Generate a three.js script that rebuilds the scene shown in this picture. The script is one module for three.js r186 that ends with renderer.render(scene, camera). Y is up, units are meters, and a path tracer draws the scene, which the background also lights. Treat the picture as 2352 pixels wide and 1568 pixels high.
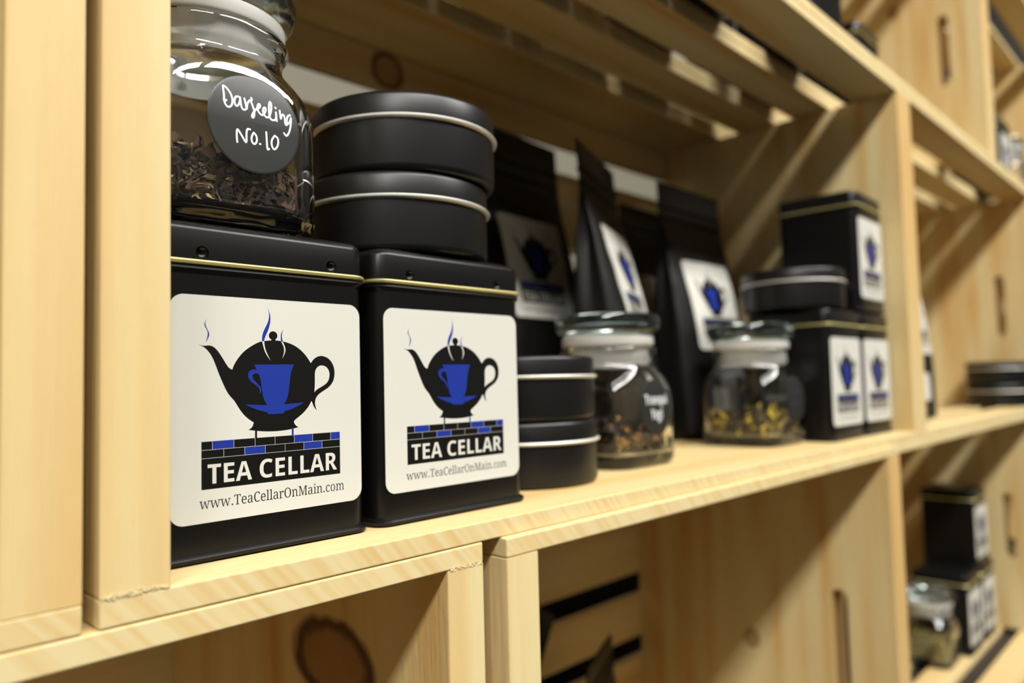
import * as THREE from 'three';
import { RoundedBoxGeometry } from 'three/addons/geometries/RoundedBoxGeometry.js';
import { mergeGeometries, mergeVertices, toCreasedNormals } from 'three/addons/utils/BufferGeometryUtils.js';
import { RectAreaLightUniformsLib } from 'three/addons/lights/RectAreaLightUniformsLib.js';
import { Brush, Evaluator, SUBTRACTION } from 'three-bvh-csg';

// ---------------------------------------------------------------- camera, light, exposure
const scene = new THREE.Scene();
scene.background = new THREE.Color(0x0a0a0a);
const camera = new THREE.PerspectiveCamera(2 * Math.atan(784 / 1720) * 180 / Math.PI, 2352 / 1568, 0.02, 20);
camera.filmGauge = 22.3;                       // the picture is 22.3 mm wide on the sensor
camera.position.set(-0.0615, 0.0572, 0.1996);
camera.rotation.set(0.05475, -0.80228, -0.02492, 'YXZ');
camera.focus = 0.236;
camera.userData.fStop = 4.2;
scene.add(camera);
const renderer = new THREE.WebGLRenderer({ antialias: true });
renderer.toneMapping = THREE.LinearToneMapping;
renderer.toneMappingExposure = 1.42;
renderer.shadowMap.enabled = true;
RectAreaLightUniformsLib.init();
const LAMP_Y = 1.80, LAMP_POWER = 37;
const LAMPS = [[-1.5, 1.27], [-0.1, 1.27], [1.3, 1.27]];     // ceiling panels, 1.2 m x 0.3 m

// ---------------------------------------------------------------- measures (metres)
const L = 0.6508, H = 0.3092, T = 0.017, TB = 0.0073, DP = 0.235;
const FLOOR_Y = -0.9, CEIL_Y = 1.86;
const AF = 0.0325, TF = TB + 0.0002;            // far tins' half width; things stand a hair above the boards

// ---------------------------------------------------------------- helpers
function rng(seed) { let s = seed | 0; return () => { s = (s + 0x6d2b79f5) | 0; let t = Math.imul(s ^ (s >>> 15), 1 | s); t = (t + Math.imul(t ^ (t >>> 7), 61 | t)) ^ t; return ((t ^ (t >>> 14)) >>> 0) / 4294967296; }; }
const hash = (x, y, s) => { let h = Math.imul(x, 374761393) ^ Math.imul(y, 668265263) ^ Math.imul(s, 2246822519); h = Math.imul(h ^ (h >>> 13), 1274126177); return ((h ^ (h >>> 16)) >>> 0) / 4294967296; };
const mod = (a, n) => ((a % n) + n) % n, mix = (a, b, t) => a + (b - a) * t, sm = (t) => t * t * (3 - 2 * t), clamp = (x, a = 0, b = 1) => Math.min(b, Math.max(a, x));
function vnoise(x, y, px, py, s) {   // value noise that repeats every px, py cells
  const xi = Math.floor(x), yi = Math.floor(y), fx = sm(x - xi), fy = sm(y - yi);
  const a = hash(mod(xi, px), mod(yi, py), s), b = hash(mod(xi + 1, px), mod(yi, py), s), c = hash(mod(xi, px), mod(yi + 1, py), s), d = hash(mod(xi + 1, px), mod(yi + 1, py), s);
  return mix(mix(a, b, fx), mix(c, d, fx), fy);
}
const counts = {};
function numbered(n) { const k = counts[n] = (counts[n] ?? -1) + 1; return k ? n + '_' + String(k).padStart(3, '0') : n; }
function shade(o) { o.castShadow = true; o.receiveShadow = true; return o; }
function mesh(name, geo, mat, parent) { const m = shade(new THREE.Mesh(geo, mat)); m.name = parent ? name : numbered(name); (parent ?? scene).add(m); return m; }
function tag(o, label, category, group, kind) { Object.assign(o.userData, { label }); if (category) o.userData.category = category; if (group) o.userData.group = group; if (kind) o.userData.kind = kind; return o; }
function thing(name, pos = [0, 0, 0], turn = 0) { const g = new THREE.Group(); g.name = numbered(name); g.position.set(...pos); g.rotation.y = turn; scene.add(g); return g; }
function copy(src, pos, turn = 0) { const c = src.clone(); c.userData = { ...src.userData }; c.name = numbered(src.name.replace(/_\d{3}$/, '')); c.position.set(...pos); c.rotation.set(0, turn, 0); scene.add(c); return c; }
function struct(name, geo, mat) { const m = shade(new THREE.Mesh(geo, mat)); m.name = name; m.userData.kind = 'structure'; scene.add(m); return m; }

// ---------------------------------------------------------------- textures
function dataTex(w, h, fn, srgb = true) {
  const d = new Uint8Array(w * h * 4);
  for (let y = 0, i = 0; y < h; y++) for (let x = 0; x < w; x++, i += 4) { const c = fn(x / w, y / h); d[i] = clamp(c[0]) * 255; d[i + 1] = clamp(c[1]) * 255; d[i + 2] = clamp(c[2]) * 255; d[i + 3] = 255; }
  const t = new THREE.DataTexture(d, w, h); t.magFilter = THREE.LinearFilter; t.minFilter = THREE.LinearMipmapLinearFilter; t.generateMipmaps = true;
  t.wrapS = t.wrapT = THREE.RepeatWrapping; if (srgb) t.colorSpace = THREE.SRGBColorSpace; t.needsUpdate = true; return t;
}
// pine: u runs along the grain (0.66 m), v across it (0.33 m); knots in the same unit square, r in metres
const PALE = [0.825, 0.752, 0.560], STREAK = [0.755, 0.590, 0.335], DEEP = [0.60, 0.40, 0.20];
function pine(seed, knots = [], w = 1024, h = 512, lu = 0.66, lv = 0.33, warm = 0) {
  return dataTex(w, h, (u, v) => {
    let vv = v + 0.016 * (vnoise(u * 3, v * 2, 3, 2, seed) - 0.5) + 0.006 * (vnoise(u * 9, v * 6, 9, 6, seed + 1) - 0.5);
    let knot = 0, ring = 0;
    for (const k of knots) {
      const du = (u - k.u) * lu, dv = (v - k.v) * lv, d = Math.hypot(du / k.su, dv / k.sv), q = d / k.r;
      vv += 0.6 * k.r / lv * Math.sign(dv || 1) * Math.exp(-q * q * 0.45) * -0.5;
      if (q < 1.25) { const wob = 0.12 * (vnoise(u * 40, v * 40, 40, 40, seed + 9) - 0.5); const e = 1 - Math.min(1, Math.abs(q + wob - 0.92) / 0.24); ring = Math.max(ring, e * k.rim); if (q + wob < 1) knot = Math.max(knot, k.fill * (0.8 + 0.2 * vnoise(u * 30, v * 30, 30, 30, seed + 12))); }
    }
    const wide = vnoise(u * 2, vv * 22, 2, 22, seed + 2), mid = vnoise(u * 4, vv * 64, 4, 64, seed + 3), fine = vnoise(u * 24, vv * 300, 24, 300, seed + 4), blot = vnoise(u * 5, v * 4, 5, 4, seed + 5);
    let a = 0.74 * Math.pow(wide, 2.2) + 0.42 * Math.pow(mid, 2) * wide + 0.10 * (fine - 0.5) + 0.16 * (blot - 0.5) + warm;
    a = clamp(a, 0, 1.1);
    const g = 1 + 0.03 * (fine - 0.5);
    const c = [0, 1, 2].map((i) => mix(PALE[i], STREAK[i], a) * g);
    for (let i = 0; i < 3; i++) { c[i] = mix(c[i], DEEP[i] * 0.85, knot); c[i] = mix(c[i], [0.27, 0.15, 0.08][i], ring); }
    return c;
  });
}
const SAW = (seed) => dataTex(1024, 128, (u, v) => {     // edge sawn across: slanting saw marks. u 0.66 m, v 0.0825 m
  const bend = u + 0.11 * v + 0.012 * (vnoise(u * 12, v * 2, 12, 2, seed) - 0.5), s = vnoise(bend * 320, v, 320, 1, seed + 1), s2 = vnoise(bend * 420, v * 2, 420, 2, seed + 2), b = vnoise(u * 9, v * 3, 9, 3, seed + 3);
  const a = clamp(0.42 * Math.pow(s, 2.5) + 0.42 * (s2 - 0.5) + 0.2 * (b - 0.35));
  return [0, 1, 2].map((i) => mix(PALE[i] * 0.985, STREAK[i], a));
});
const GRAINBUMP = dataTex(512, 512, (u, v) => { const a = vnoise(u * 24, v * 256, 24, 256, 70), b = vnoise(u * 60, v * 120, 60, 120, 71); const x = 0.65 * a + 0.35 * b; return [x, x, x]; }, false);
const wood = (map, rough = 0.62) => new THREE.MeshStandardMaterial({ map, roughness: rough, bumpMap: GRAINBUMP, bumpScale: 0.00025 });
const PINES = [11, 23, 37, 51].map((s, i) => wood(pine(s, [], 1024, 512, 0.66, 0.33, [0, 0.06, -0.03, 0.1][i])));
const SAWN = [81, 91].map((s) => { const t = SAW(s); return new THREE.MeshStandardMaterial({ map: t, roughness: 0.75, bumpMap: t, bumpScale: 0.0003 }); });

// ---------------------------------------------------------------- geometry helpers
function regroup(geo, classify, uvOf) {        // sorts triangles into material groups and gives each corner its uv
  const g = geo.index ? geo.toNonIndexed() : geo, P = g.attributes.position, N = g.attributes.normal, tri = P.count / 3, a = new THREE.Vector3(), b = new THREE.Vector3(), c = new THREE.Vector3();
  const lists = [];
  for (let t = 0; t < tri; t++) { a.fromBufferAttribute(P, 3 * t); b.fromBufferAttribute(P, 3 * t + 1); c.fromBufferAttribute(P, 3 * t + 2); b.sub(a); c.sub(a); b.cross(c).normalize(); const k = classify(b); (lists[k[0]] ??= []).push([t, k[1]]); }
  const pos = [], nor = [], uv = [], out = new THREE.BufferGeometry(); let start = 0;
  lists.forEach((list, m) => { for (const [t, side] of list) for (let j = 0; j < 3; j++) { const i = 3 * t + j; a.fromBufferAttribute(P, i); pos.push(a.x, a.y, a.z); nor.push(N.getX(i), N.getY(i), N.getZ(i)); uv.push(...uvOf(a, side)); } out.addGroup(start, list.length * 3, m); start += list.length * 3; });
  out.setAttribute('position', new THREE.Float32BufferAttribute(pos, 3)); out.setAttribute('normal', new THREE.Float32BufferAttribute(nor, 3)); out.setAttribute('uv', new THREE.Float32BufferAttribute(uv, 2)); return out;
}
// a board along x; its broad faces look along `broad` ('y' lying, 'z' standing); group 0 broad faces, group 1 sawn edges
function boardGeo(w, h, d, broad, ou, ov) {
  return regroup(new RoundedBoxGeometry(w, h, d, 2, 0.0008), (n) => { const ax = Math.abs(n.x) > 0.7 ? 'x' : Math.abs(n.y) > 0.7 ? 'y' : 'z'; return [ax === broad ? 0 : 1, ax]; },
    (p, s) => s === broad ? [(p.x + ou) / 0.66, ((broad === 'y' ? p.z : p.y) + ov) / 0.33] : s === 'x' ? [((broad === 'y' ? p.z : p.y) + ou) / 0.66, ((broad === 'y' ? p.y : p.z) + ov) / 0.0825] : [(p.x + ou) / 0.66, ((broad === 'y' ? p.y : p.z) + ov) / 0.0825]);
}
const slot = (z, y0, y1, r) => { const p = new THREE.Path(); p.moveTo(z - r, y0 + r); p.absarc(z, y0 + r, r, Math.PI, 0, false); p.lineTo(z + r, y1 - r); p.absarc(z, y1 - r, r, 0, Math.PI, false); p.closePath(); return p; };
// an end panel: stands in the y-z plane, T thick along x, hand slot near the open front (z = 0); group 0 faces, group 1 edges
function endGeo(own) {
  const s = new THREE.Shape(), y0 = TB, y1 = H - TB, e = 0.0006;
  s.moveTo(-DP + e, y0 + e); s.lineTo(-e, y0 + e); s.lineTo(-e, y1 - e); s.lineTo(-DP + e, y1 - e); s.closePath(); s.holes.push(slot(-0.043, 0.104, 0.195, 0.0068));
  const g = new THREE.ExtrudeGeometry(s, { depth: T - 2 * e, bevelEnabled: true, bevelThickness: e, bevelSize: e, bevelSegments: 2, curveSegments: 10 });
  g.translate(0, 0, e); g.applyMatrix4(new THREE.Matrix4().makeBasis(new THREE.Vector3(0, 0, 1), new THREE.Vector3(0, 1, 0), new THREE.Vector3(1, 0, 0)));
  const idx = g.index ? g.toNonIndexed() : g, P = idx.attributes.position;      // the mirror turned the faces inside out: swap two corners
  for (let t = 0; t < P.count; t += 3) { const a = [P.getX(t), P.getY(t), P.getZ(t)]; P.setXYZ(t, P.getX(t + 1), P.getY(t + 1), P.getZ(t + 1)); P.setXYZ(t + 1, ...a); }
  idx.computeVertexNormals();
  return regroup(idx, (n) => [Math.abs(n.x) > 0.7 ? 0 : 1, Math.abs(n.x) > 0.7 ? 'x' : Math.abs(n.y) > 0.7 ? 'y' : 'z'],
    (p, k) => k === 'x' ? (own ? [p.y / H, -p.z / DP] : [(p.y + own * 0) / 0.66, (p.z + 0.3) / 0.33]) : k === 'y' ? [p.x / 0.66, p.z / 0.33] : [p.y / 0.66 + 0.13, p.x / 0.33 * 1.6 + 0.2]);
}
const END_OWN = endGeo(true), END = endGeo(false);

// rounded square rings lofted into one surface. rings: [y, half width, corner radius]; extra(y, angle, radius) may change the radius
const creased = (g, a) => toCreasedNormals(g.scale(1000, 1000, 1000), a).scale(0.001, 0.001, 0.001);   // that function tells corners apart to a hundredth only
function roundRect(a, r, n) {                 // exact rounded square outline, n points per corner
  const pts = []; r = Math.min(r, a); for (let q = 0; q < 4; q++) { const cx = (q === 0 || q === 3 ? 1 : -1) * (a - r), cz = (q < 2 ? 1 : -1) * (a - r); for (let i = 0; i <= n; i++) { const t = q * Math.PI / 2 + i / n * Math.PI / 2; pts.push([cx + r * Math.cos(t), cz + r * Math.sin(t)]); } } return pts;
}
function loft(rings, close = [true, true], crease = 0.6, outline = (a, r) => roundRect(a, r, 7)) {
  const pos = [], idx = []; let n = 0;
  for (const [y, a, r] of rings) { const o = outline(a, r, y); n = o.length; for (const [x, z] of o) pos.push(x, y, z); }
  for (let k = 0; k + 1 < rings.length; k++) for (let i = 0; i < n; i++) { const j = (i + 1) % n, a = k * n + i, b = k * n + j, c = a + n, d = b + n; idx.push(a, c, b, b, c, d); }
  if (close[0]) { pos.push(0, rings[0][0], 0); const m = pos.length / 3 - 1; for (let i = 0; i < n; i++) idx.push(m, i, (i + 1) % n); }
  if (close[1]) { const k = (rings.length - 1) * n; pos.push(0, rings.at(-1)[0], 0); const m = pos.length / 3 - 1; for (let i = 0; i < n; i++) idx.push(m, k + (i + 1) % n, k + i); }
  const g = new THREE.BufferGeometry(); g.setAttribute('position', new THREE.Float32BufferAttribute(pos, 3)); g.setIndex(idx); g.computeVertexNormals();
  const c = creased(g, crease); c.setAttribute('uv', new THREE.Float32BufferAttribute(new Float32Array(c.attributes.position.count * 2), 2)); return c;
}
function lathe(profile, seg = 72, crease = 0.6) { const g = creased(new THREE.LatheGeometry(profile.map(([r, y]) => new THREE.Vector2(Math.max(r, 0), y)), seg), crease); return g; }
function roundedShape(w, h, r) { const s = new THREE.Shape(), x = -w / 2, y = -h / 2; s.moveTo(x + r, y); s.lineTo(x + w - r, y); s.absarc(x + w - r, y + r, r, -Math.PI / 2, 0); s.lineTo(x + w, y + h - r); s.absarc(x + w - r, y + h - r, r, 0, Math.PI / 2); s.lineTo(x + r, y + h); s.absarc(x + r, y + h - r, r, Math.PI / 2, Math.PI); s.lineTo(x, y + r); s.absarc(x + r, y + r, r, Math.PI, Math.PI * 1.5); return s; }
function stickerGeo(shape, w, h, depth) { const g = new THREE.ExtrudeGeometry(shape, { depth, bevelEnabled: false, curveSegments: 24 }); const P = g.attributes.position, U = g.attributes.uv; for (let i = 0; i < P.count; i++) U.setXY(i, P.getX(i) / w + 0.5, P.getY(i) / h + 0.5); return g; }

// ---------------------------------------------------------------- printed and hand-lettered labels
function poly(c, pts, k, smooth = true) { c.beginPath(); const n = pts.length; if (!smooth) { pts.forEach(([x, y], i) => i ? c.lineTo(x * k, y * k) : c.moveTo(x * k, y * k)); } else { const m = (i) => [(pts[i % n][0] + pts[(i + 1) % n][0]) / 2 * k, (pts[i % n][1] + pts[(i + 1) % n][1]) / 2 * k]; c.moveTo(...m(n - 1)); for (let i = 0; i < n; i++) { const a = pts[(i + n - 1) % n], b = pts[i], d = pts[(i + 1) % n], v1 = [b[0] - a[0], b[1] - a[1]], v2 = [d[0] - b[0], d[1] - b[1]]; const cos = (v1[0] * v2[0] + v1[1] * v2[1]) / (Math.hypot(...v1) * Math.hypot(...v2) + 1e-6); if (cos < 0.45) { c.lineTo(b[0] * k, b[1] * k); c.lineTo(...m(i)); } else c.quadraticCurveTo(b[0] * k, b[1] * k, ...m(i)); } } c.closePath(); }
const LOGO = {
  pot: [[129, 220], [155, 226], [188, 221], [215, 240], [240, 275], [261, 309], [274, 325], [289, 331], [297, 309], [317, 279], [343, 250], [379, 225], [415, 206], [438, 199], [479, 194], [512, 193], [550, 197], [598, 209], [642, 232], [681, 269], [703, 301], [721, 279], [747, 266], [773, 264], [809, 277], [835, 308], [844, 348], [837, 388], [812, 419], [776, 438], [745, 455], [729, 474], [724, 495], [728, 519], [736, 534], [718, 518], [708, 490], [703, 488], [693, 507], [663, 540], [633, 560], [605, 578], [606, 589], [616, 602], [630, 611], [579, 619], [532, 622], [480, 622], [430, 618], [367, 608], [387, 597], [394, 575], [368, 559], [342, 536], [320, 507], [299, 472], [273, 447], [256, 419], [239, 383], [223, 347], [208, 307], [194, 275], [178, 252], [157, 231]],
  hole: [[725, 351], [731, 330], [749, 314], [770, 311], [798, 321], [813, 348], [810, 379], [794, 403], [760, 420], [735, 432], [722, 445], [726, 395]],
  cup: [[396, 308], [609, 307], [594, 337], [587, 371], [581, 418], [576, 452], [564, 481], [552, 497], [661, 492], [624, 511], [585, 524], [552, 531], [554, 539], [509, 542], [465, 539], [465, 532], [422, 521], [386, 507], [351, 491], [463, 498], [445, 469], [438, 435], [432, 390], [425, 357], [416, 349], [400, 348], [389, 356], [388, 369], [400, 383], [422, 404], [434, 419], [431, 439], [418, 448], [426, 437], [425, 423], [413, 408], [389, 393], [371, 377], [365, 356], [371, 338], [392, 329], [411, 332]],
  blueSteam: [[[170, 102], [157, 123], [157, 136], [170, 156], [174, 173], [163, 212], [178, 185], [181, 169], [170, 150], [162, 132], [162, 118]], [[451, 13], [473, 48], [478, 81], [468, 115], [447, 149], [438, 179], [439, 199], [449, 198], [456, 174], [473, 144], [485, 98], [480, 60]], [[553, 138], [538, 161], [537, 181], [539, 197], [549, 196], [543, 180], [544, 159]]],
  whiteSteam: [[[439, 199], [447, 233], [460, 262], [483, 290], [465, 257], [453, 228], [450, 198]], [[539, 198], [554, 223], [556, 248], [544, 282], [561, 252], [564, 231], [550, 199]]],
};
const canvasTex = (cv) => { const t = new THREE.CanvasTexture(cv); t.colorSpace = THREE.SRGBColorSpace; t.anisotropy = 8; t.magFilter = THREE.LinearFilter; return t; };
function fitText(c, text, font, x0, x1, base, cap, k) {   // sets a line between x0 and x1 with capitals `cap` high
  c.save(); c.font = font; const m = c.measureText(text), hM = c.measureText('E').actualBoundingBoxAscent; c.translate(x0 * k, base * k); c.scale((x1 - x0) * k / m.width, cap * k / hM); c.fillText(text, 0, 0); c.restore();
}
function logoTexture() {
  const S = 1536, cv = document.createElement('canvas'); cv.width = cv.height = S; const c = cv.getContext('2d'), k = S / 1000, PAPER = '#c6c4ba', INK = '#0d0c0a', BLUE = '#1b2f86';
  c.fillStyle = PAPER; c.fillRect(0, 0, S, S);
  c.fillStyle = INK; poly(c, LOGO.pot, k); c.fill(); c.beginPath(); c.ellipse(497 * k, 171 * k, 22.5 * k, 20.5 * k, 0, 0, 7); c.fill(); c.fillRect(487 * k, 185 * k, 22 * k, 12 * k);
  c.fillStyle = PAPER; poly(c, LOGO.hole, k); c.fill(); for (const p of LOGO.whiteSteam) { poly(c, p, k); c.fill(); }
  c.fillStyle = BLUE; poly(c, LOGO.cup, k); c.fill(); for (const p of LOGO.blueSteam) { poly(c, p, k); c.fill(); }
  c.fillStyle = INK; c.fillRect(142 * k, 647 * k, 727 * k, 209 * k); c.fillRect(400 * k, 612 * k, 10 * k, 40 * k);
  c.fillStyle = BLUE; for (const [x0, x1] of [[193, 295], [606, 709], [814, 869]]) c.fillRect(x0 * k, 647 * k, (x1 - x0) * k, 37 * k); for (const [x0, x1] of [[348, 452], [659, 763]]) c.fillRect(x0 * k, 684 * k, (x1 - x0) * k, 37 * k); c.fillRect(593 * k, 612 * k, 10.5 * k, 40 * k);
  c.fillStyle = '#bab7ad'; for (const y of [684, 720.5]) c.fillRect(142 * k, (y - 1) * k, 727 * k, 2 * k); for (const x of [193, 295, 400, 503, 606, 709, 814]) c.fillRect((x - 1) * k, 647 * k, 2 * k, 37 * k); for (const x of [246, 348, 452, 556, 659, 763]) c.fillRect((x - 1) * k, 684 * k, 2 * k, 37 * k);
  c.fillStyle = PAPER; fitText(c, 'TEA CELLAR', 'bold 100px sans-serif', 168, 850, 833, 86, k);
  c.fillStyle = '#0d0c0a'; fitText(c, 'www.TeaCellarOnMain.com', '100px serif', 133, 893, 939, 45, k);
  return canvasTex(cv);
}
const LOGO_TEX = logoTexture();
const HAND = [[[-61, 35], [-66, 29], [-65, 45], [-67, 63], [-64, 64], [-56, 58], [-49, 47], [-48, 33], [-52, 24], [-59, 21], [-64, 27], [-66, 35]], [[-32, 48], [-40, 50], [-45, 39], [-43, 28], [-37, 29], [-32, 41], [-32, 48], [-31, 31], [-27, 23], [-21, 26]], [[-23, 48], [-21, 38], [-19, 25], [-18, 37], [-14, 45], [-10, 48]], [[-9, 45], [-3, 30], [-3, 17], [-7, 11], [-9, 16], [-5, 23], [1, 32]], [[-8, 53], [-7, 49]], [[1, 32], [9, 36], [11, 44], [7, 45], [3, 36], [6, 27], [14, 21], [21, 30], [23, 40], [18, 40], [15, 31], [20, 21], [28, 20], [34, 34], [36, 51], [33, 57], [30, 49], [29, 32], [31, 19], [38, 17], [45, 21], [45, 36]], [[45, 36], [46, 18]], [[44, 46], [45, 45]], [[54, 42], [55, 21], [57, 32], [62, 37], [65, 29], [65, 15], [69, 15]], [[78, 38], [72, 37], [69, 25], [70, 16], [77, 23], [80, 36], [79, 20], [75, 2], [68, -10], [62, -4]], [[-40, -44], [-43, -12], [-30, -30], [-20, -45], [-21, -23], [-19, -13], [-13, -13]], [[-5, -18], [-10, -25], [-10, -37], [-4, -42], [2, -35], [1, -23], [-5, -18]], [[8, -38], [9, -38]], [[22, -11], [23, -28], [24, -47], [28, -44]], [[41, -14], [34, -22], [33, -35], [39, -45], [48, -34], [49, -18], [41, -14]]];
function chalkTexture(kind) {
  const S = 768, cv = document.createElement('canvas'); cv.width = cv.height = S; const c = cv.getContext('2d'); c.fillStyle = kind ? '#101010' : '#1d1d1c'; c.fillRect(0, 0, S, S);
  const r = rng(5 + kind); for (let i = 0; i < 60; i++) { c.fillStyle = r() < 0.5 ? 'rgba(255,255,255,0.02)' : 'rgba(0,0,0,0.08)'; c.beginPath(); c.ellipse(r() * S, r() * S, 4 + 30 * r(), 3 + 14 * r(), r() * 3, 0, 7); c.fill(); }
  const X = (x) => S / 2 + x / 100 * S / 2, Y = (y) => S / 2 - y / 100 * S / 2;
  c.lineCap = c.lineJoin = 'round'; c.strokeStyle = '#cdd0d4'; c.fillStyle = '#cdd0d4';
  if (kind === 0) { c.lineWidth = 4.4 / 100 * S / 2; for (const s of HAND) { c.beginPath(); c.moveTo(X(s[0][0]), Y(s[0][1])); for (let i = 1; i < s.length - 1; i++) c.quadraticCurveTo(X(s[i][0]), Y(s[i][1]), X((s[i][0] + s[i + 1][0]) / 2), Y((s[i][1] + s[i + 1][1]) / 2)); c.lineTo(X(s.at(-1)[0]), Y(s.at(-1)[1])); c.stroke(); } }
  if (kind === 1) { c.textAlign = 'center'; c.save(); c.translate(X(2), Y(12)); c.scale(1.25, 1.55); c.font = 'bold 118px sans-serif'; c.fillText('Tranqui', 0, 0); c.restore(); c.save(); c.translate(X(2), Y(-42)); c.scale(1.15, 1.6); c.font = 'bold 122px sans-serif'; c.fillText('Yogi', 0, 0); c.restore(); }
  if (kind === 2) { c.globalAlpha = 0.22; c.strokeStyle = '#7a78a8'; c.lineWidth = 14; for (const y of [25, -20]) { c.beginPath(); for (let i = 0; i <= 14; i++) { const x = -55 + i * 7.8, yy = y + 12 * Math.sin(i * 2.1); i ? c.lineTo(X(x), Y(yy)) : c.moveTo(X(x), Y(yy)); } c.stroke(); } }
  return canvasTex(cv);
}

// ---------------------------------------------------------------- materials
const black = (rough, o = {}) => new THREE.MeshPhysicalMaterial({ color: new THREE.Color().setRGB(0.0042, 0.0040, 0.0038), roughness: rough, ...o });
const TIN_BUMP = dataTex(256, 256, (u, v) => { const x = vnoise(u * 128, v * 128, 128, 128, 301); return [x, x, x]; }, false);
const M = {
  tin: black(0.32, { ior: 1.42, specularIntensity: 0.72 }), round: black(0.38, { ior: 1.5, specularIntensity: 0.85 }), pouch: black(0.45, { specularIntensity: 0.55 }),
  gold: new THREE.MeshStandardMaterial({ color: new THREE.Color().setRGB(0.95, 0.86, 0.40), metalness: 1, roughness: 0.45 }),
  silver: new THREE.MeshStandardMaterial({ color: new THREE.Color().setRGB(0.95, 0.93, 0.86), metalness: 1, roughness: 0.55 }),
  label: new THREE.MeshPhysicalMaterial({ map: LOGO_TEX, roughness: 0.42, specularIntensity: 0.5, clearcoat: 0.05, clearcoatRoughness: 0.25 }),
  plain: new THREE.MeshStandardMaterial({ color: new THREE.Color(0xc4c1b7), roughness: 0.5 }),
  glass: new THREE.MeshPhysicalMaterial({ color: 0xffffff, roughness: 0.02, transmission: 1, thickness: 0.003, ior: 1.5, attenuationColor: new THREE.Color(0.86, 0.93, 0.9), attenuationDistance: 0.06 }),
  lidGlass: new THREE.MeshPhysicalMaterial({ color: 0xffffff, roughness: 0.09, transmission: 1, thickness: 0.006, ior: 1.5, attenuationColor: new THREE.Color(0.82, 0.9, 0.87), attenuationDistance: 0.05 }),
  gasket: new THREE.MeshPhysicalMaterial({ color: new THREE.Color(0xe9e7e0), roughness: 0.35, transmission: 0.35, thickness: 0 }),
  leaf: new THREE.MeshStandardMaterial({ vertexColors: true, roughness: 0.55, side: THREE.DoubleSide }),
};

// ---------------------------------------------------------------- the room
{
  const plaster = dataTex(256, 256, (u, v) => { const n = 0.9 + 0.03 * (vnoise(u * 40, v * 40, 40, 40, 400) - 0.5); return [n * 0.42, n * 0.41, n * 0.39]; });
  const wall = new THREE.MeshStandardMaterial({ map: plaster, roughness: 0.9 }), ceil = new THREE.MeshStandardMaterial({ map: plaster, roughness: 0.95 });
  const fl = new THREE.MeshStandardMaterial({ map: dataTex(256, 256, (u, v) => { const n = 0.14 + 0.08 * (vnoise(u * 30, v * 30, 30, 30, 410) - 0.5); return [n, n * 0.92, n * 0.82]; }), roughness: 0.7 });
  const dark = new THREE.MeshStandardMaterial({ color: 0x14130f, roughness: 0.7 });
  const X0 = -2.4, X1 = 3.0, Z0 = -0.75, Z1 = 3.1, t = 0.1, bx = (w, h, d, x, y, z) => new THREE.BoxGeometry(w, h, d).translate(x, y, z);
  const cx = (X0 + X1) / 2, cz = (Z0 + Z1) / 2, cy = (FLOOR_Y + CEIL_Y) / 2, w = X1 - X0, d = Z1 - Z0, h = CEIL_Y - FLOOR_Y;
  struct('floor', bx(w + 2 * t, t, d + 2 * t, cx, FLOOR_Y - t / 2, cz), fl);
  struct('ceiling', bx(w + 2 * t, t, d + 2 * t, cx, CEIL_Y + t / 2, cz), ceil);
  struct('wall_back', bx(w + 2 * t, h, t, cx, cy, Z0 - t / 2), new THREE.MeshStandardMaterial({ color: new THREE.Color(0x868172), roughness: 0.9 }));
  struct('wall_front', bx(w + 2 * t, h, t, cx, cy, Z1 + t / 2), wall);
  struct('wall_left', bx(t, h, d, X0 - t / 2, cy, cz), wall);
  struct('wall_right', bx(t, h, d, X1 + t / 2, cy, cz), wall);
  struct('trim_1', bx(w, 0.92, 0.02, cx, FLOOR_Y + 0.46, Z0 + 0.01), dark);
  const topMat = new THREE.MeshStandardMaterial({ color: 0x2a2119, roughness: 0.6 });
  const counter = thing('counter', [0.45, FLOOR_Y, -0.12]); tag(counter, 'long dark counter that carries the bottom row of crates', 'counter');
  mesh('cabinet', new RoundedBoxGeometry(2.9, 0.555, 0.36, 2, 0.004).translate(0, 0.2775, -0.01), topMat, counter);
  mesh('worktop', new RoundedBoxGeometry(3, -H - FLOOR_Y - 0.555, 0.42, 2, 0.004).translate(0, (0.555 + -H - FLOOR_Y) / 2, 0), topMat, counter);
  const glow = new THREE.MeshStandardMaterial({ color: 0xffffff, emissive: new THREE.Color(1, 0.985, 0.945), emissiveIntensity: 6, roughness: 0.6 });
  const frameMat = new THREE.MeshStandardMaterial({ color: 0xdadada, roughness: 0.4 });
  const names = ['left of the three', 'middle of the three', 'right of the three'];
  LAMPS.forEach(([x, z], i) => {
    const lamp = thing('ceiling_lamp', [x, LAMP_Y, z]); tag(lamp, names[i] + ' long flat ceiling lamps in front of the shelves', 'lamp', 'ceiling lamps');
    mesh('housing', new RoundedBoxGeometry(1.24, 0.05, 0.34, 2, 0.006).translate(0, 0.035, 0), frameMat, lamp);
    mesh('diffuser', new RoundedBoxGeometry(1.2, 0.012, 0.3, 2, 0.004).translate(0, 0.006, 0), glow, lamp);
    const light = new THREE.RectAreaLight(new THREE.Color(1, 0.985, 0.945), LAMP_POWER, 1.2, 0.3); light.position.set(0, -0.004, 0); light.rotation.x = -Math.PI / 2; light.name = 'lamp_light'; lamp.add(light);
  });
}

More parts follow.
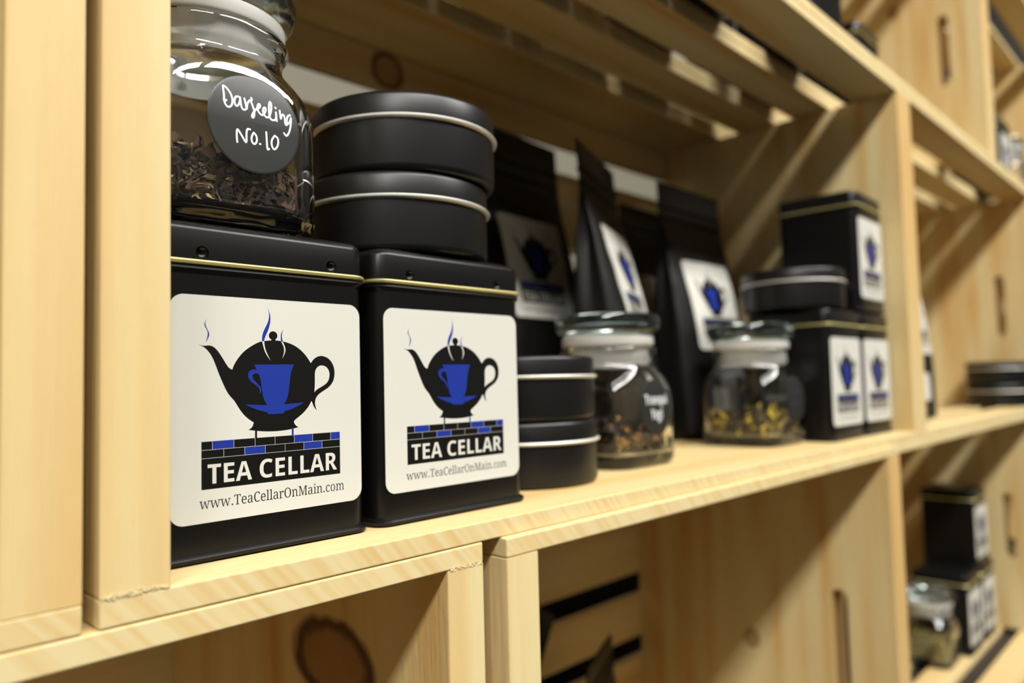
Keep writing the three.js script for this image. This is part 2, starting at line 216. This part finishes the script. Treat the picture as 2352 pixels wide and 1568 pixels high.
// ---------------------------------------------------------------- the crates
const SLATS = [[0, 0.037], [0.058, 0.092], [0.111, 0.150], [0.170, DP + TB]], SOLID = [[0, 0.116], [0.118, DP + TB]];
const BACK_A = [[TB + 0.0004, 0.075], [0.09, 0.16], [0.175, 0.247], [0.272, H - TB - 0.0004]], BACK_B = [[TB + 0.0004, 0.042], [0.054, 0.100], [0.119, 0.158], [0.179, H - TB - 0.0004]];
function crate(label, x0, y0, len, o = {}) {
  const c = thing('wooden_crate', [x0, y0, o.z ?? 0]); tag(c, label, 'crate', 'pine crates stacked as shelves'); const r = rng(Math.round(1000 + x0 * 977 + y0 * 331)); const mats = () => [PINES[Math.floor(r() * 4)], SAWN[Math.floor(r() * 2)]];
  for (const [right, own] of [[0, null], [1, o.end]]) {
    const side = mesh('end_panel', own ? END_OWN : END, [own ?? PINES[Math.floor(r() * 4)], PINES[o.post?.[right] ?? Math.floor(r() * 4)]], c); side.position.x = right ? len - T : 0;
  }
  for (const [y, list] of [[TB / 2, o.bottom ?? SLATS], [H - TB / 2, o.top ?? SLATS]]) for (const [a, b] of list) { const m = mesh('slat', boardGeo(len, TB, b - a, 'y', len / 2 + r() * 0.6, r() * 0.3), mats(), c); m.position.set(len / 2, y, -(a + b) / 2); }
  (o.back ?? BACK_A).forEach(([a, b], i) => { const m = mesh('back_slat', boardGeo(len, b - a, TB, 'z', o.knot?.[i] ? len / 2 : len / 2 + r() * 0.6, o.knot?.[i] ? (b - a) / 2 : r() * 0.3), o.knot?.[i] ? [o.knot[i], SAWN[0]] : mats(), c); m.position.set(len / 2, (a + b) / 2, -DP - TB / 2); });
  return c;
}
// own faces of the right-hand panels: u is height / H, v is depth / DP
const panel = (seed, knots, warm) => wood(pine(seed, knots, 512, 384, H, DP, warm));
const PANEL = {
  main: panel(201, [], 0.02), b1: panel(211, [{ u: (-0.055 + H) / H, v: 0.073 / DP, r: 0.019, su: 0.85, sv: 1.5, fill: 0.85, rim: 1 }], 0.1), b2: panel(221, [{ u: (-0.169 + H) / H, v: 0.119 / DP, r: 0.0065, su: 1.2, sv: 1, fill: 0.5, rim: 0.35 }], 0.12),
  u1: panel(231, [{ u: (0.5277 - H) / H, v: 0.099 / DP, r: 0.006, su: 1.4, sv: 1, fill: 0.7, rim: 0.5 }], 0.05), r1: panel(241, [], 0.03), b3: panel(251, [], 0.05),
};
const KNOTTY = wood(pine(261, [{ u: 0.264 / 0.66, v: 0.0145 / 0.33, r: 0.012, su: 1.15, sv: 1.1, fill: 0.45, rim: 0.8 }], 1024, 512, 0.66, 0.33, 0.15));
const SMALL = 0.4357;
crate('long pine crate holding the two big label tins in front, middle row', 0, 0, L, { bottom: SOLID, end: PANEL.main, knot: { 3: KNOTTY }, post: [1, 2] });
crate('pine crate at the left edge, its post beside the post of the big tins', -0.0035 - L, 0, L, { bottom: SOLID, post: [0, 3] });
crate('pine crate right of the square tin stack, with two round tins inside', L + 0.001, 0, 1.227 - L - 0.001, { end: PANEL.r1, post: [2, 2] });
crate('pine crate in the middle row beyond the round tins, seen through a hand slot', 1.228, 0, 0.5752, {});
crate('bottom left pine crate with a large dark knot on its inner side', 0.1273 - SMALL, -H, SMALL, { end: PANEL.b1, back: BACK_B, post: [1, 1] });
crate('bottom pine crate below the far left one, outside the picture', 0.1273 - 2 * SMALL - 0.004, -H, SMALL, { back: BACK_B });
crate('bottom middle pine crate showing dark gaps between its back slats', 0.1365, -H, SMALL, { end: PANEL.b2, back: BACK_B, post: [0, 2], z: 0.003 });
crate('bottom right pine crate holding square tins and a jar', 0.573, -H, 0.624, { end: PANEL.b3, back: BACK_B, post: [2, 0] });
crate('bottom pine crate past the right edge, seen through a hand slot', 1.198, -H, 0.5752, { back: BACK_B });
crate('top row pine crate above the big tins and the glass jar', -0.306, H, L, {});
crate('top row pine crate with a hand slot high above the square tin stack', 0.3462, H, L, { end: PANEL.u1, post: [2, 2] });
crate('top row pine crate in the upper right corner of the picture', 0.998, H, 0.5752, { post: [2, 2] });
{ // rough fibres left by the saw along two joints
  const r = rng(77), bits = []; const put = (x, y, z, n, w) => { for (let i = 0; i < n; i++) { const l = 0.0004 + 0.0012 * r() * r(), g = new THREE.CapsuleGeometry(0.00008 + 0.00012 * r(), l, 2, 5); g.rotateZ((r() - 0.5) * 2.6); g.rotateX(0.35 * r()); g.translate(x + r() * w, y + (r() - 0.35) * 0.0009, z + 0.00005 + 0.00012 * r()); bits.push(g); } };
  put(0.0005, TB, 0, 110, 0.016); put(0.1273 - T + 0.001, -TB, 0, 70, 0.015);
  tag(mesh('wood_fibres', mergeGeometries(bits), new THREE.MeshStandardMaterial({ color: 0xd2c091, roughness: 0.8 })), 'ragged pale saw fibres along the foot of the crate posts', 'fibres', null, 'stuff');
}

// ---------------------------------------------------------------- square tins
function makeTin(a, pos, turn, label, w = 0.0645 * a / 0.0348, dx = 0.0003) {
  const t = thing('tea_tin', pos, turn); tag(t, label, 'tin', 'square black tea tins'); const R = 0.0062;
  mesh('body', loft([[0, a - 0.001, R], [0, a + 0.0002, R], [0.0004, a + 0.001, R], [0.0015, a + 0.0012, R], [0.0023, a + 0.0006, R], [0.0028, a - 0.0001, R], [0.0045, a, R], [0.0838, a, R], [0.0846, a + 0.0006, R], [0.0854, a + 0.0009, R], [0.0862, a + 0.0005, R], [0.087, a - 0.0004, R]]), M.tin, t);
  const b = a + 0.0004, lid = new Brush(loft([[0.0872, b - 0.001, R], [0.0872, b, R], [0.0968, b, R], [0.0982, b - 0.0005, R], [0.0991, b - 0.0016, R], [0.0994, b - 0.0026, R], [0.0993, b - 0.0034, R], [0.0999, b - 0.0042, R], [0.1003, b - 0.0056, R], [0.1003, b - 0.012, R]])), ev = new Evaluator(); ev.useGroups = false; ev.attributes = ['position', 'normal', 'uv'];
  let cut = lid; lid.updateMatrixWorld();
  for (let k = 0; k < 4; k++) for (const s of [-1, 1]) { const d = new Brush(new THREE.SphereGeometry(0.0021, 20, 14)); const v = new THREE.Vector3(s * 0.61 * a, 0.0902, b + 0.0006).applyAxisAngle(new THREE.Vector3(0, 1, 0), k * Math.PI / 2); d.position.copy(v); d.updateMatrixWorld(); cut = ev.evaluate(cut, d, SUBTRACTION); }
  mesh('lid', cut.geometry, M.tin, t);
  const c = b - 0.0002; mesh('lid_rim', loft([[0.0864, c - 0.0006, R], [0.0866, c + 0.0006, R], [0.087, c + 0.0011, R], [0.0875, c + 0.0012, R], [0.088, c + 0.0008, R], [0.0882, c - 0.0004, R]], [false, false]), M.gold, t).userData.label = 'thin gold lid rim';
  const h = 0.0665, g = stickerGeo(roundedShape(w, h, 0.0042), w, h, 0.00022); const st = mesh('label', g, M.label, t); st.position.set(dx, 0.0112 + h / 2, a - 0.00004); st.userData.label = 'white label printed with a teapot';
  return t;
}
const tin1 = makeTin(0.036, [0.0548, TF, -0.0184 - 0.036], 0.004, 'front square black tin beside the left post, teapot label in full view', 0.0645, 0.0008);
makeTin(0.0378, [0.1333, TF, -0.0192 - 0.0378], 0.012, 'second square black tin from the left, teapot label, two round tins on top', 0.0691, -0.0008);
const tinFar = makeTin(AF, [0.5310, TF, -0.0165 - AF], 0, 'square label tin at the far end carrying a round tin, lower left of three');
const tinAt = (pos, turn, label) => tag(copy(tinFar, pos, turn), label, 'tin', 'square black tea tins');
tinAt([0.5995, TF, -0.0165 - AF], 0, 'square label tin at the far end against the side panel, lower right of three');
tinAt([0.5975, TF + 0.1005, -0.0165 - AF], 0.03, 'square label tin topmost of the far stack, behind a round tin');
const B3F = TF - H;
tinAt([1.056, B3F, -0.061 - AF], 0, 'square label tin in the bottom right crate, left one under another tin');
tinAt([1.131, B3F, -0.061 - AF], 0, 'square label tin in the bottom right crate, beside the side panel below');
tinAt([1.11, B3F + 0.1005, -0.061 - AF], 0, 'square label tin stacked on two others in the bottom right crate');
tinAt([1.29, B3F, -0.06 - AF], 0, 'square tin glimpsed through the hand slot at the right edge');

// ---------------------------------------------------------------- round tins
function makeRound(pos, label) {
  const t = thing('round_tin', pos); tag(t, label, 'tin', 'flat round black tins'); const r = 0.0385;
  mesh('base', lathe([[0, 0.0006], [r - 0.003, 0.0006], [r - 0.0024, 0], [r - 0.0012, 0.0004], [r - 0.0002, 0.0016], [r, 0.0028], [r, 0.0203], [r - 0.0004, 0.0206]]), M.round, t);
  mesh('rolled_rim', lathe([[r - 0.0005, 0.0199], [r + 0.0008, 0.0201], [r + 0.0014, 0.0206], [r + 0.0015, 0.0211], [r + 0.001, 0.0216], [r - 0.0004, 0.0218]]), M.silver, t).userData.label = 'bright silver rolled rim';
  mesh('lid', lathe([[r - 0.0004, 0.0213], [r + 0.0002, 0.0216], [r + 0.0002, 0.029], [r - 0.0003, 0.0301], [r - 0.0012, 0.0308], [r - 0.0024, 0.0309], [r - 0.0032, 0.0305], [r - 0.006, 0.0305], [0, 0.0305]]), M.round, t);
  return t;
}
const RH = 0.0311, TT = TF + 0.1005;
const round1 = makeRound([0.1333, TT, -0.0558], 'lower of two round black tins on the second square tin');
const roundAt = (pos, label) => tag(copy(round1, pos), label, 'tin', 'flat round black tins');
roundAt([0.1362, TT + RH, -0.0535], 'upper of two round black tins stacked beside the big glass jar');
roundAt([0.2175, TF, -0.0655], 'lower of two round black tins on the shelf beside the middle jar');
roundAt([0.2165, TF + RH, -0.0655], 'upper of two round black tins on the shelf beside the middle jar');
roundAt([0.5255, TT, -0.0535], 'round black tin lying on a square tin at the far end');
roundAt([1.167, TF, -0.043], 'lower round black tin in the right crate, near the right edge');
roundAt([1.168, TF + RH, -0.043], 'upper round black tin in the right crate, near the right edge');

// ---------------------------------------------------------------- glass jars
const JA = 0.0305;
function jarOutline(grow) { return (a, r, y) => { const pts = []; const n = 112, e = 5.5; for (let i = 0; i < n; i++) { const t = i / n * 2 * Math.PI, c = Math.cos(t), s = Math.sin(t), q = Math.pow(Math.pow(Math.abs(c), e) + Math.pow(Math.abs(s), e), -1 / e) * a; const m = -Math.log(Math.exp(-q * 850) + Math.exp(-r * 850)) / 850; pts.push([m * c, m * s]); } return pts; }; }
// rings: height, half width of the square, radius of the round shoulder that trims it
const faceAt = (y) => JA - 0.0042 * Math.pow(clamp((y - 0.031) / 0.028), 2);     // the flat faces lean in a little towards the neck
const thicken = (list, inset) => { const out = []; list.forEach((p, i) => { const q = list[i + 1]; out.push([p[0], p[1] === JA ? faceAt(p[0]) - inset : p[1], p[2]]); if (q && p[1] === JA && q[1] === JA && p[0] > 0.03 && p[0] < 0.062) { const a = list[i - 1] ?? p, b = list[i + 2] ?? q; for (const t of [1 / 3, 2 / 3]) { const y = mix(p[0], q[0], t), m0 = (q[2] - a[2]) / (q[0] - a[0]) * (q[0] - p[0]), m1 = (b[2] - p[2]) / (b[0] - p[0]) * (q[0] - p[0]), r = (2 * t ** 3 - 3 * t * t + 1) * p[2] + (t ** 3 - 2 * t * t + t) * m0 + (3 * t * t - 2 * t ** 3) * q[2] + (t ** 3 - t * t) * m1; out.push([y, faceAt(y) - inset, r]); } } }); return out; };
const JAR_OUT = thicken([[0, 0.026, 0.034], [0.0006, 0.0285, 0.0365], [0.002, 0.0298, 0.0378], [0.0045, JA, 0.0388], [0.012, JA, 0.039], [0.024, JA, 0.039], [0.034, JA, 0.039], [0.039, JA, 0.0385], [0.043, JA, 0.0374], [0.0465, JA, 0.0356], [0.0495, JA, 0.0334], [0.0525, JA, 0.0309], [0.055, JA, 0.0287], [0.0572, JA, 0.0271], [0.0592, JA, 0.0263], [0.0615, JA, 0.0262], [0.0635, JA, 0.0264], [0.0645, JA, 0.0276], [0.0655, JA, 0.0284], [0.0668, JA, 0.0287], [0.068, JA, 0.0283], [0.0688, JA, 0.0274]], 0);
const JAR_IN = thicken([[0.0688, JA, 0.0256], [0.067, JA, 0.0238], [0.0615, JA, 0.0234], [0.0592, JA, 0.0235], [0.0572, JA, 0.0243], [0.055, JA, 0.0259], [0.0525, JA, 0.0281], [0.0495, JA, 0.0306], [0.0465, JA, 0.0326], [0.043, JA, 0.0344], [0.039, JA, 0.0355], [0.034, JA, 0.036], [0.024, JA, 0.036], [0.010, JA, 0.0355], [0.0075, JA - 0.0042, 0.034], [0.0066, JA - 0.0065, 0.031], [0.0063, JA - 0.012, 0.025]], 0.0028);
function makeJar(pos, turn, label, sticker) {
  const t = thing('glass_jar', pos, turn); tag(t, label, 'jar', 'square glass tea jars');
  mesh('body', loft([...JAR_OUT, ...JAR_IN], [true, true], 0.7, jarOutline()), M.glass, t);
  mesh('gasket', lathe([[0.0227, 0.058], [0.0229, 0.0575], [0.0232, 0.058], [0.0232, 0.0695], [0.0268, 0.0698], [0.0272, 0.0705], [0.0272, 0.0745], [0.0262, 0.0752], [0.0227, 0.0752], [0.0227, 0.058]]), M.gasket, t).userData.label = 'pale translucent seal ring';
  mesh('lid', lathe([[0, 0.0640], [0.0205, 0.0640], [0.0221, 0.0648], [0.0225, 0.0754], [0.0262, 0.0758], [0.029, 0.0772], [0.0306, 0.0796], [0.0312, 0.0822], [0.031, 0.0852], [0.0301, 0.0872], [0.0286, 0.088], [0.0255, 0.0876], [0.018, 0.0868], [0, 0.0864]], 96), M.lidGlass, t).userData.label = 'clear glass stopper lid';
  if (sticker) {
    const r = 0.0158, segs = 20, g = new THREE.CircleGeometry(1, 64, 0, Math.PI * 2), rings = []; const pos2 = [], uv = [], idx = [];
    const out = (x, y) => { let k = 0; while (k < JAR_OUT.length - 2 && JAR_OUT[k + 1][0] < y) k++; const [y0, a0, r0] = JAR_OUT[k], [y1, a1, r1] = JAR_OUT[k + 1], f = clamp((y - y0) / (y1 - y0)), rr = mix(r0, r1, f), half = mix(a0, a1, f); let z = half; for (let i = 0; i < 40; i++) { const th = Math.atan2(z, x), e = 5.5, q = Math.pow(Math.pow(Math.abs(Math.cos(th)), e) + Math.pow(Math.abs(Math.sin(th)), e), -1 / e) * half, m = -Math.log(Math.exp(-q * 850) + Math.exp(-rr * 850)) / 850; z = m * Math.sin(th); } return z; };
    for (const lift of [0.00035, 0.0001]) for (let i = 0; i <= segs; i++) for (let j = 0; j < 64; j++) { const q = i / segs * r, a = j / 64 * 2 * Math.PI, x = q * Math.cos(a), y = q * Math.sin(a) * 1.01; pos2.push(x + sticker.dx, y + 0.0335, out(x + sticker.dx, y + 0.0335) + lift); uv.push(0.5 + x / r / 2, 0.5 + y / r / 2 / 1.01); }
    const N = (segs + 1) * 64; for (let s = 0; s < 2; s++) for (let i = 0; i < segs; i++) for (let j = 0; j < 64; j++) { const a = s * N + i * 64 + j, b = s * N + i * 64 + (j + 1) % 64, c = a + 64, d = b + 64; s ? idx.push(a, b, c, b, d, c) : idx.push(a, c, b, b, c, d); }
    for (let j = 0; j < 64; j++) { const a = segs * 64 + j, b = segs * 64 + (j + 1) % 64; idx.push(a, a + N, b, b, a + N, b + N); }
    const sg = new THREE.BufferGeometry(); sg.setAttribute('position', new THREE.Float32BufferAttribute(pos2, 3)); sg.setAttribute('uv', new THREE.Float32BufferAttribute(uv, 2)); sg.setIndex(idx); sg.computeVertexNormals();
    mesh('chalk_label', sg, new THREE.MeshStandardMaterial({ map: chalkTexture(sticker.kind), roughness: sticker.kind ? 0.6 : 0.42 }), t).userData.label = sticker.text;
  }
  return t;
}
const JAR = [[0.0483, TT, -0.0520], [0.302, TF, -0.072], [0.4650, TF, -0.0615]];
makeJar(JAR[0], 0, 'big glass jar at the top left with a black handwritten round label', { kind: 0, dx: 0.0035, text: 'round black label lettered in white by hand' });
makeJar(JAR[1], 0, 'middle glass jar on the shelf with a black oval chalk label', { kind: 1, dx: 0.0035, text: 'round black label with chalk lettering' });
const jar3 = makeJar(JAR[2], 0, 'glass jar with yellow bits before the pouches, right of the chalk label jar', { kind: 2, dx: 0.006, text: 'round black label with faint writing' });
const jar4 = makeJar([0.985, B3F, -0.097], 0, 'glass jar of greenish herbs in the bottom right crate', null);

// loose tea: curled ribbons in a heap of the jar's inner shape
function tea(name, label, at, opt) {
  const r = rng(opt.seed), pos = [], nor = [], col = [], idx = [], half = JA - 0.0058;
  const add = (cx, cy, cz, len, wid, curl, c) => {
    const yaw = r() * 6.3, pit = (r() - 0.5) * 1.3, roll = r() * 6.3, m = new THREE.Matrix4().makeRotationFromEuler(new THREE.Euler(pit, yaw, roll, 'YXZ')), n = 9, base = pos.length / 3, v = new THREE.Vector3(), q = new THREE.Vector3();
    for (let i = 0; i <= n; i++) { const t = i / n - 0.5, ang = t * curl, R = len / Math.max(0.4, Math.abs(curl)), wv = wid * (1 - 1.7 * t * t * 1.6) * (0.8 + 0.4 * r()), tw = t * 2.4; const x = Math.sin(ang) * R, y = (1 - Math.cos(ang)) * R, zz = 0.0012 * Math.sin(t * 9);
      for (const s of [-1, 0, 1]) { v.set(x, y + Math.sin(tw) * s * wv * 0.5 + (s === 0 ? wv * 0.25 : 0), zz + Math.cos(tw) * s * wv * 0.5).applyMatrix4(m); q.set(clamp(cx + v.x, -half, half), clamp(cy + v.y, 0.0069, opt.h * 1.7 + 0.012), clamp(cz + v.z, -half, half)); const rad = Math.hypot(q.x, q.z); if (rad > 0.0315) { q.x *= 0.0315 / rad; q.z *= 0.0315 / rad; } pos.push(q.x, q.y, q.z); const g = 0.75 + 0.5 * r(); col.push(c[0] * g, c[1] * g, c[2] * g); } }
    for (let i = 0; i < n; i++) for (const k of [0, 1]) { const a = base + i * 3 + k, b = a + 1, c2 = a + 3, d = a + 4; idx.push(a, b, c2, b, d, c2); }
  };
  const top = (x, z) => opt.h * (1 + 0.22 * Math.sin(x * 90 + opt.seed) * Math.cos(z * 70) - (opt.slope ?? 0) * x / half);
  for (let i = 0; i < opt.n; i++) { const wallSide = r() < 0.62; let x = (r() * 2 - 1) * half, z = (r() * 2 - 1) * half; if (wallSide) { const s = r() < 0.5 ? -1 : 1; if (r() < 0.5) x = s * (half - 0.002 * r()); else z = s * (half - 0.002 * r()); } const y = 0.0075 + (wallSide ? r() : 0.6 + 0.4 * r()) * (top(x, z) - 0.001); let k = r(), p = 0; while (k > opt.colors[p][0] && p < opt.colors.length - 1) { k -= opt.colors[p][0]; p++; } const C = opt.colors[p]; add(x, y, z, C[4] * (0.6 + 0.8 * r()), C[5] * (0.6 + 0.8 * r()), (r() - 0.5) * (C[6] ?? 5), [C[1], C[2], C[3]]); }
  // dark core of the heap
  const N = 18, core = []; for (let i = 0; i <= N; i++) for (let j = 0; j <= N; j++) core.push([(i / N * 2 - 1), (j / N * 2 - 1)]);
  const b0 = pos.length / 3, hc = half - 0.0035; for (const [u, v] of core) { const e = Math.max(Math.abs(u), Math.abs(v)); const x = u * hc, z = v * hc; pos.push(x, e > 0.98 ? 0.0069 : 0.0065 + top(x, z) * (0.78 + 0.2 * r()), z); const c = opt.colors[0]; const g = 0.6 + 0.5 * r(); col.push(c[1] * g, c[2] * g, c[3] * g); }
  for (let i = 0; i < N; i++) for (let j = 0; j < N; j++) { const a = b0 + i * (N + 1) + j; idx.push(a, a + 1, a + N + 1, a + 1, a + N + 2, a + N + 1); }
  const g = new THREE.BufferGeometry(); g.setAttribute('position', new THREE.Float32BufferAttribute(pos, 3)); g.setAttribute('color', new THREE.Float32BufferAttribute(col, 3)); g.setIndex(idx); g.computeVertexNormals();
  const m = mesh(name, g, M.leaf); m.position.set(...at); tag(m, label, 'tea', null, 'stuff'); return m;
}
tea('tea_leaves', 'heap of dark curled tea leaves with a few golden tips inside the big jar', JAR[0], { seed: 3, n: 950, h: 0.0155, slope: 0.18, colors: [[0.46, 0.045, 0.029, 0.017, 0.011, 0.0044], [0.28, 0.17, 0.10, 0.055, 0.011, 0.0046], [0.16, 0.25, 0.19, 0.065, 0.01, 0.004], [0.10, 0.85, 0.68, 0.24, 0.009, 0.0024]] });
tea('tea_leaves', 'dark tea with orange peel pieces inside the middle chalk label jar', JAR[1], { seed: 8, n: 520, h: 0.016, slope: 0.3, colors: [[0.78, 0.022, 0.014, 0.009, 0.006, 0.003], [0.12, 0.12, 0.07, 0.03, 0.006, 0.003], [0.08, 0.85, 0.42, 0.07, 0.009, 0.005, 2], [0.04, 0.7, 0.5, 0.08, 0.006, 0.003, 2]] });
tea('tea_leaves', 'dark tea with yellow stalks inside the jar before the pouches', JAR[2], { seed: 14, n: 480, h: 0.017, slope: 0.1, colors: [[0.6, 0.05, 0.034, 0.016, 0.006, 0.003], [0.18, 0.26, 0.18, 0.06, 0.007, 0.003], [0.22, 0.95, 0.7, 0.06, 0.016, 0.0028, 1]] });
tea('tea_leaves', 'yellow green herb tea inside the jar of the bottom right crate', [0.985, B3F, -0.097], { seed: 21, n: 520, h: 0.024, colors: [[0.5, 0.2, 0.16, 0.05, 0.006, 0.003], [0.3, 0.42, 0.33, 0.09, 0.006, 0.003], [0.2, 0.6, 0.5, 0.15, 0.006, 0.003]] });

// ---------------------------------------------------------------- stand-up pouches
function makePouch(w, h, d, seed, labelY = h * 0.555) {
  const t = new THREE.Group(), N = 96, K = 44, pos = [], idx = [];
  const half = (k) => { const y = k * h; return [w / 2 * (1 + 0.06 * Math.sin(Math.PI * clamp(k * 1.25)) - 0.02 * k), Math.max(0.0012, d / 2 * Math.pow(clamp(1 - Math.pow(clamp((k - 0.02) / 0.84), 1.7)), 0.9) * (0.9 + 0.1 * Math.sin(Math.PI * k))), y]; };
  const wr = (x, y) => 0.0016 * (vnoise(x * 40 + 9, y * 34 + 3, 64, 64, seed) - 0.5) + 0.0008 * (vnoise(x * 110 + 5, y * 80, 64, 64, seed + 1) - 0.5);
  const at = (k, th) => { const [a, b, y] = half(k), e = 4.5, c = Math.cos(th), s = Math.sin(th), q = Math.pow(Math.pow(Math.abs(c), e) + Math.pow(Math.abs(s), e), -1 / e); let x = a * q * c, z = b * q * s; const bulge = clamp(b / 0.01); z += Math.sign(s) * wr(x, y) * bulge * Math.min(1, Math.abs(s) * 1.6); x -= Math.sign(c) * 0.35 * Math.max(0, d / 2 - b) * Math.pow(Math.max(0, Math.abs(c) - 0.75) / 0.25, 2) * bulge * clamp(k * 2); return [x, y, z]; };
  for (let k = 0; k <= K; k++) for (let i = 0; i < N; i++) pos.push(...at(k / K, (i + 0.5) / N * 2 * Math.PI));
  for (let k = 0; k < K; k++) for (let i = 0; i < N; i++) { const j = (i + 1) % N, a = k * N + i, b = k * N + j, c = a + N, e = b + N; idx.push(a, c, b, b, c, e); }
  pos.push(0, 0, 0, 0, h, 0); const m0 = pos.length / 3 - 2; for (let i = 0; i < N; i++) { idx.push(m0, i, (i + 1) % N); idx.push(m0 + 1, K * N + (i + 1) % N, K * N + i); }
  const g = new THREE.BufferGeometry(); g.setAttribute('position', new THREE.Float32BufferAttribute(pos, 3)); g.setIndex(idx); g.computeVertexNormals(); g.setAttribute('uv', new THREE.Float32BufferAttribute(new Float32Array(pos.length / 3 * 2), 2));
  mesh('bag', g, M.pouch, t);
  const front = (x, y) => { const [a, b] = half(y / h), e = 4.5; const q = Math.pow(Math.max(0.02, 1 - Math.pow(Math.abs(x / a), e)), 1 / e); return b * q + wr(x, y) * clamp(b / 0.01); };
  const patch = (pw, ph, cy, mat, name, lbl, cx = 0, rr = 0.004) => { const n = 24, p = [], u = [], ix = []; for (const lift of [0.0007, 0.0003]) for (let i = 0; i <= n; i++) for (let j = 0; j <= n; j++) { let x = (i / n - 0.5) * pw, y = (j / n - 0.5) * ph; const ex = Math.abs(x) - (pw / 2 - rr), ey = Math.abs(y) - (ph / 2 - rr); if (ex > 0 && ey > 0) { const l = Math.hypot(ex, ey), mx = Math.max(ex, ey); const f = mx / l; x = Math.sign(x) * (pw / 2 - rr + ex * f); y = Math.sign(y) * (ph / 2 - rr + ey * f); } p.push(x + cx, y + cy, front(x + cx, y + cy) + lift); u.push(x / pw + 0.5, y / ph + 0.5); }
    const S = (n + 1) * (n + 1); for (let s = 0; s < 2; s++) for (let i = 0; i < n; i++) for (let j = 0; j < n; j++) { const a = s * S + i * (n + 1) + j, b = a + n + 1; s ? ix.push(a, a + 1, b, a + 1, b + 1, b) : ix.push(a, b, a + 1, a + 1, b, b + 1); }
    const q = new THREE.BufferGeometry(); q.setAttribute('position', new THREE.Float32BufferAttribute(p, 3)); q.setAttribute('uv', new THREE.Float32BufferAttribute(u, 2)); q.setIndex(ix); q.computeVertexNormals(); mesh(name, q, mat, t).userData.label = lbl; };
  const ratio = Math.min(1.12, w / 0.094); patch(0.0665 * ratio, 0.0685 * ratio, labelY, M.label, 'label', 'white label printed with a teapot'); patch(0.026, 0.030, h * 0.16, M.plain, 'small_label', 'small white sticker low on the front', -w * 0.02, 0.002);
  const seal = []; for (const y of [h * 0.86, h * 0.905]) { seal.push(new RoundedBoxGeometry(w * 0.93, 0.0016, 0.0052, 1, 0.0006).translate(0, y, 0)); } mesh('seal_ridge', mergeGeometries(seal), M.pouch, t);
  return t;
}
function pouch(proto, pos, rot, label) { const c = proto.clone(); c.name = numbered('tea_pouch'); c.position.set(...pos); c.rotation.set(...rot, 'YXZ'); c.userData = {}; tag(c, label, 'pouch', 'black stand-up tea pouches'); scene.add(c); return c; }
const P0 = makePouch(0.112, 0.236, 0.052, 531), P1 = makePouch(0.102, 0.214, 0.052, 501), P2 = makePouch(0.104, 0.212, 0.05, 511, 0.108), P3 = makePouch(0.08, 0.16, 0.045, 521);
pouch(P0, [0.347, TF + 0.0018, -0.1755], [-0.05, 0.1, 0], 'tall black pouch behind the square tins, its label in shade');
pouch(P1, [0.386, TF + 0.0024, -0.120], [-0.08, 0.38, 0], 'black pouch turned sideways with a pointed top, above the middle jar');
pouch(P2, [0.516, TF + 0.0016, -0.128], [-0.05, 0, 0], 'black pouch with a bright label behind the yellow tea jar');
pouch(P2, [0.548, TF, -0.203], [0, 0.06, 0], 'black pouch at the very back, hidden behind the bright label pouch');
pouch(P2, [0.845, TF, -0.07], [0, 0, 0], 'black pouch seen edge-on just right of the square tin stack');
pouch(P2, [0.735, B3F, -0.078], [0, 0, 0], 'black pouch seen edge-on in the bottom right crate');
pouch(P3, [0.385, B3F, -0.15], [0, 0.42, 0], 'small black pouch whose tip shows in the bottom middle crate');
pouch(P1, [0.207, B3F + 0.0262, -0.165], [0, 0, -0.5], 'black pouch leaning over behind the left post of the bottom middle crate');

// ---------------------------------------------------------------- what stands in the top row, seen through the ceiling gaps
const UF = H + TF;
const row = ['leftmost tin of the front top-row line, over the first ceiling gap', 'second tin of the front top-row line, over the first ceiling gap', 'third tin of the front top-row line, over the first ceiling gap', 'fourth tin of the front top-row line, next to the crate end'];
[0.072, 0.1445, 0.217, 0.2895].forEach((x, i) => { tinAt([x, UF, -0.018 - AF], 0, row[i]); tinAt([x, UF, -0.128], 0, row[i].replace('front', 'rear').replace('first ceiling gap', 'inner ceiling gaps')); });
tinAt([0.400, UF, -0.018 - AF], 0, 'square tin in the top row whose underside darkens the first ceiling gap');
tinAt([0.4185, UF, -0.128], 0, 'square tin in the top row standing over the two inner ceiling gaps');
tinAt([0.535, UF, -0.018 - AF], Math.PI, 'square tin at the front of the top row, between two bright gaps in the ceiling');
tinAt([0.5995, UF, -0.128], 0, 'square tin in the top row next to the side panel, over the inner ceiling gaps');
pouch(P3, [0.502, UF, -0.156], [0, 0, 0], 'small pouch at the back of the top row over the last ceiling gap');
tinAt([0.75, UF, -0.09], Math.PI, 'square tin in the top row to the right of the ceiling gaps');
tinAt([1.20, UF, -0.055], 0, 'square tin in the upper right corner of the picture');
tag(copy(jar4, [1.27, UF, -0.04]), 'glass jar beside a tin in the upper right corner', 'jar', 'square glass tea jars');

renderer.render(scene, camera);
